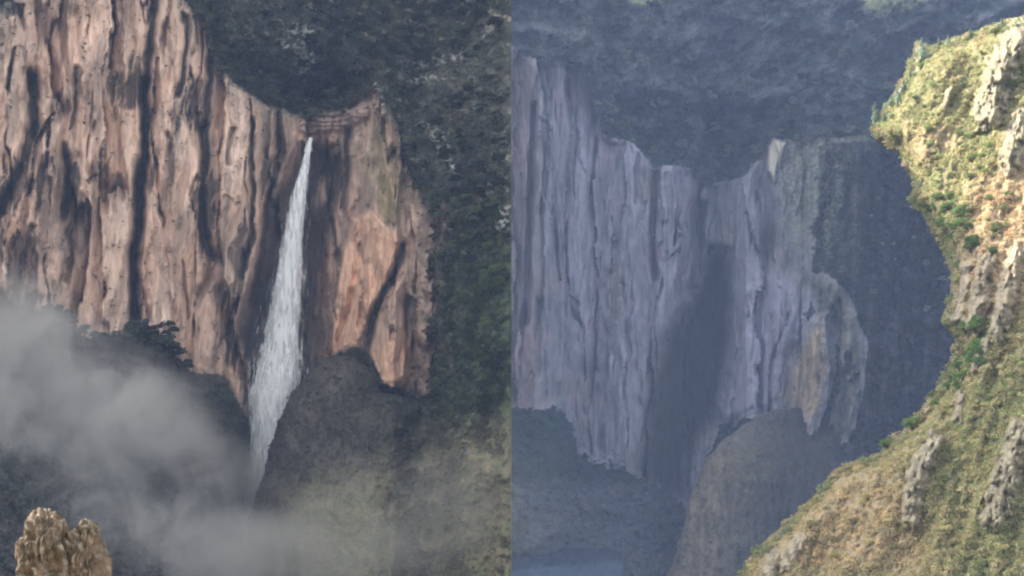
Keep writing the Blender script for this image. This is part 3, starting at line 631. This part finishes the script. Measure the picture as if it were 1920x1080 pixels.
ft_ = mix(C(.11, .095, .065), C(.15, .125, .088), sm(n2 + .4 * vn, -.4, .4)); ft_ = mix(C(.13, .115, .10), ft_, sm(V + 20 * vn[..., 0], 790, 860)[..., None]); ft_ = mix(ft_, C(.025, .027, .024), sm(U - 1310 - (V - 900) * -.25, 0, 170)[..., None] * .85)
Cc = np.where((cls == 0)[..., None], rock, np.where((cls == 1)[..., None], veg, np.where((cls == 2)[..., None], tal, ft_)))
lit_sliver = sm(sdist(wu, wv, [(1440, 275), (1455, 262), (1475, 265), (1462, 300), (1452, 345), (1442, 320)]), -4, 5)  # sunlit sliver of the headland, raised and painted pale
Y = Y - 14 * lit_sliver; Cc = mix(Cc, C(.50, .46, .38), lit_sliver[..., None] * .85)
Pw = world_of(U, V, Y)
Pw[..., 2] = np.clip(Pw[..., 2], -420, 1050)
Q = grid_quads(len(ua2), len(va2)); fcl = cls.reshape(-1)[Q[:, 0]]; PV = Pw.reshape(-1, 3); CV = Cc.reshape(-1, 3)
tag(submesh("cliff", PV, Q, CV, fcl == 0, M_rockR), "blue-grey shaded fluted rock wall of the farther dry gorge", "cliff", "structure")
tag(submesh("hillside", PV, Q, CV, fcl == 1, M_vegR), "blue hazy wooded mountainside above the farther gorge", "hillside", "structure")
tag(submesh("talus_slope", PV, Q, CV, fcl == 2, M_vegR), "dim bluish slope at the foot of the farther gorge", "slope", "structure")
tag(submesh("rock_mound", PV, Q, CV, fcl == 3, M_vegR), "grey-brown rounded buttress in the shaded gorge bottom", "mound", "structure")
i = samp(1500, (cls == 2) * 1. + (cls == 3) * .25, U, V, Pw, (955, 1700, -10, 1085)); R = rng.uniform(1.5, 4.5, len(i))
brush("scrub", PV[i], R, CV[i] * rng.uniform(.8, 1.9, (len(i), 1)), 24, .30, label="dim scrub on the slopes at the bottom of the farther gorge")
i = samp(3800, (cls == 1) * (.4 + bowl), U, V, Pw, (955, 1830, -10, 1085)); R = rng.uniform(3, 6.5, len(i))
brush("undergrowth", PV[i], R, mix(CV[i] * 1.4, C(.03, .038, .03) * rng.uniform(.6, 1.8, (len(i), 1)), .35), 26, .30, label="distant blue-green woodland massed on the shaded mountainside")
kf = [Kind(tree_proto("distant_tree", 17, 15, (.03, .04, .03), s, n=50)) for s in (11,)] + [Kind(tree_proto("distant_tree", 17, 15, (.085, .10, .075), s, n=50)) for s in (12,)] + [Kind(tree_proto("distant_tree", 17, 15, (.17, .19, .165), s, n=50)) for s in (13,)]
grove(kf, region_pts(110, (V < Tb - 10) * (1 - bowl) * (cls == 1) * 1., U, V, Pw, (960, 1700, 0, 1080)), "distant hazy tree", "tree", "trees on the far mountainside", U, V, Pw, (.6, 1.3))
grove(kf, region_pts(60, (U > 1480) * (V > 265) * (V < 620) * (cls == 1) * 1., U, V, Pw, (960, 1780, 0, 1080)), "small shaded tree", "tree", "trees on the headland flank", U, V, Pw, (.35, .7))
grove(kf, region_pts(46, bowl * (cls == 1), U, V, Pw, (960, 1700, 0, 1080)), "distant dark tree", "tree", "trees above the dry falls", U, V, Pw, (.8, 1.2))
grove(kf, [(u, np.interp(u, [1428, 1445, 1500, 1560, 1700], [292, 262, 266, 262, 252])) for u in range(1440, 1690, 11)],
      "distant skyline tree", "tree", "trees along the headland rim", U, V, Pw, (.7, 1.1))

grove(kf, [(u, np.interp(u, Tb_u, Tb_v) - 1) for u in (985, 1004, 1030, 1058, 1082, 1120, 1142, 1165, 1186, 1205, 1232, 1262, 1290, 1312, 1340, 1362, 1388, 1408, 1424)],
      "rim tree", "tree", "trees along the rim of the dry cliff", U, V, Pw, (.3, .7))
# pool at the gorge bottom
def sheet(name, pts, z, mat, kind="structure", label=None, cat=None):
    me = bpy.data.meshes.new(name); me.from_pydata([(x, y, z) for x, y in pts], [], [tuple(range(len(pts)))]); me.update(); me.materials.append(mat)
    o = bpy.data.objects.new(name, me); COL.objects.link(o); return tag(o, label, cat, kind)
mw = bpy.data.materials.new("pool_water"); mw.use_nodes = True
b = mw.node_tree.nodes["Principled BSDF"]; b.inputs["Base Color"].default_value = (.02, .03, .05, 1); b.inputs["Roughness"].default_value = .08
nz = nd(mw.node_tree, "ShaderNodeTexNoise"); nz.inputs["Scale"].default_value = .5; bp = nd(mw.node_tree, "ShaderNodeBump"); bp.inputs["Strength"].default_value = .15
mw.node_tree.links.new(nz.outputs[0], bp.inputs["Height"]); mw.node_tree.links.new(bp.outputs[0], b.inputs["Normal"])

pool = [(-6, 1700), (90, 1700), (122, 1745), (128, 1800), (124, 1850), (131, 1890), (112, 1915), (60, 1922), (20, 1930), (-6, 1935)]
sheet("water", pool, -316.5, mw, "structure", "still dark blue pool at the bottom left of the farther gorge", "pool")

# ================================================================== THE NEAR SUNLIT HILLSIDE (about 600 m off)
outl = [(1990, 20), (1920, 35), (1850, 55), (1790, 76), (1742, 92), (1728, 84), (1720, 84), (1716, 108), (1704, 136), (1690, 165), (1668, 195), (1650, 222), (1638, 240), (1650, 262), (1690, 282), (1702, 310), (1722, 348),
        (1708, 372), (1738, 402), (1752, 432), (1778, 478), (1793, 520), (1786, 560), (1772, 600), (1800, 640), (1782, 700), (1738, 765), (1690, 820), (1650, 855), (1600, 872), (1566, 890),
        (1532, 932), (1482, 982), (1425, 1030), (1385, 1090), (1250, 1300), (1000, 1700), (3000, 1700), (3000, -300), (2300, -100)]
ua3 = axis(1000, 1350, 2040, 2700, STEP); va3 = axis(-400, 0, 1094, 1700, STEP)
U, V = np.meshgrid(ua3, va3)
ds = sdist(U + 3 * fbm(U / 16, V / 16, 3, 301), V + 3 * fbm(U / 16, V / 16, 3, 302), outl)
a_ = (U - 960) / F; b_ = -(V - 540) / F
Y = 400 / (.5 + .62 * a_ - .60 * b_)
wu = U + 7 * fbm(U / 40, V / 40, 3, 303); wv = V + 7 * fbm(U / 40, V / 40, 3, 304)
su = U + .28 * V                                    # ribs lean to the left going down
rib = ridged(su / 120, (V - .2 * U) / 330, 3, 311); rb2 = ridged((U + .35 * V) / 38, V / 120, 3, 312)
Y = Y - 10 * (rib - .5) - 3 * (rb2 - .5) - 2.2 * fbm(U / 12, V / 14, 4, 313)
Y = Y + 26 * (1 - sm(ds, 0, 42)) ** 2
rk = np.zeros_like(Y)
outc = [([(1912, 60), (1880, 120), (1850, 215)], 22, 14), ([(1918, 225), (1896, 300)], 20, 9), ([(1808, 500), (1796, 545), (1792, 600)], 12, 8), ([(1850, 490), (1838, 560), (1826, 612)], 14, 8),
        ([(1905, 480), (1885, 560), (1868, 625)], 14, 9), ([(1752, 828), (1722, 880), (1706, 975)], 15, 10), ([(1915, 810), (1890, 880), (1866, 970)], 20, 12), ([(1800, 742), (1797, 780)], 7, 4),
        ([(1724, 84), (1721, 105), (1718, 132)], 7, 6), ([(1690, 150), (1680, 178)], 5, 4), ([(1780, 170), (1770, 200)], 6, 3), ([(1845, 640), (1830, 690)], 7, 4), ([(1500, 1010), (1470, 1060)], 10, 4), ([(1450, 1040), (1440, 1075)], 10, 4)]
for ln, hw, dp in outc:
    k = np.clip(1.25 - ldist(wu + 6 * fbm(U / 14, V / 20, 4, 322), wv + 9 * fbm(U / 14, V / 20, 3, 323), ln) / (hw * 1.2), 0, 1); k = k * (.45 + .75 * sm(fbm(U / 18, V / 34, 4, 324), -.5, .4)); Y = Y - dp * .9 * k ** .7 - dp * .25 * k * ridged((U + .3 * V) / 14, V / 90, 2, 321); rk = np.maximum(rk, sm(k, .0, .3))
Yb = Y + np.where(ds < 0, 220 * np.clip(-ds / 5, 0, 1), 0)
n1 = fbm(U / 70, V / 70, 4, 331)[..., None]; n2 = fbm(U / 14, V / 18, 4, 332)[..., None]; n3 = fbm(U / 8, V / 24, 3, 333)[..., None]
gr = mix(C(.24, .215, .10), C(.18, .185, .08), sm(n1, -.3, .3)); gr = mix(gr, C(.27, .20, .125), sm(n2, .05, .5) * .6)
brn = np.clip(sm(sdist(wu, wv, [(1830, 340), (1940, 300), (1940, 560), (1800, 600), (1790, 500)]), -40, 30) + sm(sdist(wu, wv, [(1560, 880), (1700, 840), (1760, 1090), (1350, 1100)]), -60, 60) * .8
              + .7 * sm(sdist(wu, wv, [(1700, 240), (1800, 230), (1800, 280), (1720, 300)]), -20, 20), 0, 1)[..., None]
gr = mix(gr, mix(C(.40, .27, .165), C(.31, .25, .155), sm(n2, -.3, .4)), brn * .8)
gr = mix(gr, mix(C(.33, .285, .205), C(.20, .175, .13), sm(n2, -.1, .4)), rk[..., None] * (.75 + .2 * n3)); gr = gr * (1 + .2 * n3)
Pw = world_of(U, V, Yb); Pw[..., 2] = np.clip(Pw[..., 2], -420, 400)
Q = grid_quads(len(ua3), len(va3)); d4 = ds.reshape(-1)[Q]; keep = d4.max(1) > -6
PV = Pw.reshape(-1, 3); CV = np.clip(gr.reshape(-1, 3), .01, .8)
tag(submesh("hillside", PV, Q, CV, keep, M_near), "sunlit grassy hillside with pale outcrops filling the right edge", "hillside", "structure")
FR = (1380, 1925, 5, 1090)
wm = (ds > 4) * (1 - rk) * np.clip(.5 + 1.2 * fbm(U / 40, V / 40, 3, 341), .05, 1) * (1 - .55 * brn[..., 0])
i = samp(7500, wm, U, V, Pw, FR); R = rng.uniform(.5, 1.0, len(i)) ** 2 * 1.7
gcol = 2.15 * np.array([(.21, .23, .10), (.26, .24, .12), (.15, .18, .08), (.31, .25, .15)])[rng.integers(0, 4, len(i))] * rng.uniform(.55, 1.35, (len(i), 1))
brush("ground_cover", PV[i], R, mix(gcol, CV[i] * 2.1, .4 + .5 * brn.ravel()[i][:, None]), 44, .24, 1.0, label="low yellow-green brush covering the sunlit hillside")
i = samp(620, (ds > -2) * (ds < 12) * 1., U, V, Pw, FR); R = rng.uniform(.4, 1.0, len(i)) ** 2 * 3.4
PF = world_of(U, V, Y).reshape(-1, 3)
gcol = np.array([(.30, .32, .15), (.40, .36, .17), (.26, .31, .16), (.42, .34, .21)])[rng.integers(0, 4, len(i))] * rng.uniform(.7, 1.25, (len(i), 1))
brush("rim_brush", PF[i], R, gcol, 50, .22, 1.0, label="ragged brush along the edge of the sunlit hillside")
def bush_proto(name, w, col, seed, n=150, leaf=.16):
    r = np.random.default_rng(seed)
    e = bpy.data.objects.new(name, None); COL.objects.link(e)
    P = []; R = []; Vs = []; Qs = []; off = 0
    for i in range(7):
        a = i * 2.4; k = 0 if i == 0 else w * r.uniform(.16, .3); p = np.array((k * math.cos(a), k * math.sin(a), w * r.uniform(.15, .5))); P.append(p); R.append(w * r.uniform(.2, .3))
        v, q = tube([(0, 0, -.2 * w), tuple(p * .6), tuple(p)], [w * .03, w * .02, w * .008], 4); Vs.append(v); Qs.append(q + off); off += len(v)
    st = mesh_from("stem", np.concatenate(Vs), np.concatenate(Qs), M_bark, np.tile((.12, .10, .07), (off, 1))); st.parent = e
    q, f, c = leaves(np.array(P), np.array(R), np.tile(np.array(col, float), (7, 1)), n, leaf, .9, .35)
    cr = mesh_from("crown", q, f, M_leaf, c, smooth=False); cr.parent = e
    return e
kb = [Kind(bush_proto("shrub", 3.8, (.26, .31, .12), s)) for s in (31, 32, 33)]
ky = [Kind(bush_proto("shrub", 3.8, (.50, .44, .22), s)) for s in (34, 35)]
kt = [Kind(bush_proto("shrub", 4.4, (.17, .26, .09), s)) for s in (36, 37)]
kbl = [Kind(bush_proto("shrub", 4.4, (.34, .40, .26), s)) for s in (38,)]
edge = (ds > 2) * (ds < 16) * (U > 1390) * 1.0
grove(kb, region_pts(60, (ds > 14) * (1 - rk) * (U < 1900) * (V < 480) * 1., U, V, Pw, FR), "olive green shrub", "shrub", "green shrubs on the upper sunlit slope", U, V, Pw, (.6, 1.4))
grove(ky, region_pts(55, (ds > 10) * (1 - rk) * (V > 620) * 1., U, V, Pw, FR), "yellowish sunlit shrub", "shrub", "yellowish shrubs on the lower sunlit slope", U, V, Pw, (.6, 1.4))
grove(kbl, region_pts(34, edge * (V < 520), U, V, Pw, FR), "grey-green shrub", "shrub", "shrubs along the upper edge of the sunlit slope", U, V, Pw, (.4, .9))
grove(ky, region_pts(34, edge * (V > 830), U, V, Pw, FR), "straw-coloured shrub", "shrub", "shrubs along the lower edge of the sunlit slope", U, V, Pw, (.4, .9))
grove(kt, region_pts(40, (sm(sdist(U, V, [(1715, 370), (1760, 350), (1840, 420), (1820, 470), (1790, 470), (1740, 420)]), -10, 10) + sm(sdist(U, V, [(1780, 620), (1830, 600), (1850, 680), (1790, 730), (1720, 790), (1760, 720)]), -10, 10)) * (ds > 3), U, V, Pw, FR),
      "dark green bushy shrub", "shrub", "dark green shrubs on the left bulge", U, V, Pw, (.9, 1.7))
for (u, v, s, lab) in [(1665, 842, 1.5, "lower left of two big round green shrubs on the sunlit slope's edge"), (1712, 806, 1.9, "bigger upper right of two round green shrubs on the sunlit slope's edge"),
                       (1790, 610, 1.4, "dense green shrub jutting out below the grooved pale outcrop")]:
    tag(kt[0].put(at(u, v, U, V, Pw), s, 1.0), lab, "shrub")
PF3 = world_of(U, V, Y)
kc = Kind(tree_proto("slender_tree", 8, 3.0, (.34, .42, .32), 41, True, 9, 90, .42))
for n, (u, v) in enumerate([(1752, 88), (1700, 146), (1688, 172), (1664, 198), (1650, 226), (1770, 82), (1812, 70), (1870, 52), (1704, 312), (1720, 350), (1710, 378), (1738, 404), (1645, 262)]):
    o = kc.put(at(u + 7, v + 4, U, V, PF3), rng.uniform(.5, .95), n); tag(o, "small pointed tree breaking the upper edge of the sunlit slope", "tree", None, "small pointed trees on the slope's edge")
for (u, v, s, lab) in [(1634, 240, 1.5, "lone slender pale tree at the left tip of the sunlit slope"), (1676, 200, 1.1, "small slender tree on the ridge edge below the pale spire"), (1722, 118, 1.3, "slender tree beside the pale spire at the slope's upper edge")]:
    o = kc.put(at(u + 6, v, U, V, Pw), s, 0); tag(o, lab, "tree")

# ================================================================== foreground pinnacle, ledge, valley floor
def lump(name, c, r, mat, cols, seed, nu=90, nv=60, rough=.16, top=2.2):
    th = np.linspace(0.02, math.pi - .02, nv)[:, None]; ph = np.linspace(0, 2 * math.pi, nu, endpoint=False)[None, :]
    x = np.sin(th) ** .7 * np.cos(ph); y = np.sin(th) ** .7 * np.sin(ph); z = np.sign(np.cos(th)) * np.abs(np.cos(th)) ** .8 + 0 * ph
    g = 1 + rough * fbm(x * top + seed, z * top + y * 1.7, 5, seed) - rough * .8 * (1 - ridged(x * 2 + y, z * 1.6 + y * .6, 3, seed + 3)) 
    g = g - .10 * (ridged(x * 3.1 - y * 2, z * 2.2, 1, seed + 7) > .9)
    P = np.stack([x * g * r[0], y * g * r[1], z * (1 + .3 * (g - 1)) * r[2]], -1) + np.array(c)
    k = np.arange(nu * nv).reshape(nv, nu); k2 = np.roll(k, -1, 1)
    q = np.stack([k[:-1], k[1:], k2[1:], k2[:-1]], -1).reshape(-1, 4)
    t = sm(fbm(x * 3 + z, y * 3 + z * 2, 4, seed + 9), -.2, .35)[..., None]; t2 = sm(fbm(x * 7, z * 7 + y * 5, 3, seed + 11), .1, .4)[..., None]
    cc = mix(mix(C(*cols[0]), C(*cols[1]), t), C(*cols[2]), t2 * .7)
    return P.reshape(-1, 3), q, cc.reshape(-1, 3)
M_pin = earth_mat("tan_rock", 2.2, .45, 1.0, stretch=(1, 1, .8))
cols = [(.20, .145, .095), (.11, .085, .055), (.33, .29, .22)]
parts = [lump("a", (-11.82, 40, -7.45), (.74, .9, 1.85), M_pin, cols, 3, 160, 110, .42, 1.5), lump("b", (-10.88, 40.2, -7.65), (.62, .8, 1.75), M_pin, cols, 9, 160, 110, .42, 1.5), lump("c", (-11.38, 40.3, -8.2), (1.25, 1.2, 1.6), M_pin, cols, 15, 160, 110, .3, 1.6), lump("d", (-11.28, 39.9, -7.4), (.45, .5, 1.1), M_pin, cols, 18, 90, 60, .4, 1.6)]
V_ = []; Q_ = []; C_ = []; off = 0
for p, q, c in parts:
    V_.append(p); Q_.append(q + off); C_.append(c); off += len(p)
tag(mesh_from("rock_pinnacle", np.concatenate(V_), np.concatenate(Q_), M_pin, np.concatenate(C_)), "rough tan rock with two knobs poking up at the bottom left corner", "rock")
p, q, c = lump("ledge", (-4, 10, -64), (36, 40, 54.0), M_pin, cols, 21, 160, 100, .05)
tag(mesh_from("ledge", p, q, M_pin, c), "rocky lookout ledge under the viewer", "ledge", "structure")
M_gnd = earth_mat("valley_floor", .02, .3, .3, stretch=(1, 1, 1))
gx = np.linspace(-7500, 7500, 121); gU, gV = np.meshgrid(gx, gx)
gz = -421 - 4 * fbm(gU / 3000, gV / 3000, 3, 401) ** 2
tag(mesh_from("ground", np.stack([gU, gV, gz], -1).reshape(-1, 3), grid_quads(121, 121)[:, ::-1], M_gnd, np.tile((.07, .08, .05), (121 * 121, 1))), "valley floor far below the gorges", "ground", "structure")

# ------------------------------------------------------------------ the air
HZ = 0.000047
me = bpy.data.meshes.new("haze")
x0, x1, y0, y1, z0, z1 = -8000, 8000, -7000, 9000, -440, 1100
me.from_pydata([(x, y, z) for x in (x0, x1) for y in (y0, y1) for z in (z0, z1)], [], [(0, 1, 3, 2), (4, 6, 7, 5), (0, 4, 5, 1), (2, 3, 7, 6), (0, 2, 6, 4), (1, 5, 7, 3)]); me.update()
hz = bpy.data.objects.new("haze", me); COL.objects.link(hz); tag(hz, None, None, "stuff")
mh = bpy.data.materials.new("haze"); mh.use_nodes = True; mh.node_tree.nodes.remove(mh.node_tree.nodes["Principled BSDF"])
pv = nd(mh.node_tree, "ShaderNodeVolumePrincipled"); pv.inputs["Color"].default_value = (.46, .61, 1.0, 1); pv.inputs["Density"].default_value = HZ; pv.inputs["Anisotropy"].default_value = 0.0
mh.node_tree.links.new(pv.outputs[0], mh.node_tree.nodes["Material Output"].inputs["Volume"]); me.materials.append(mh)
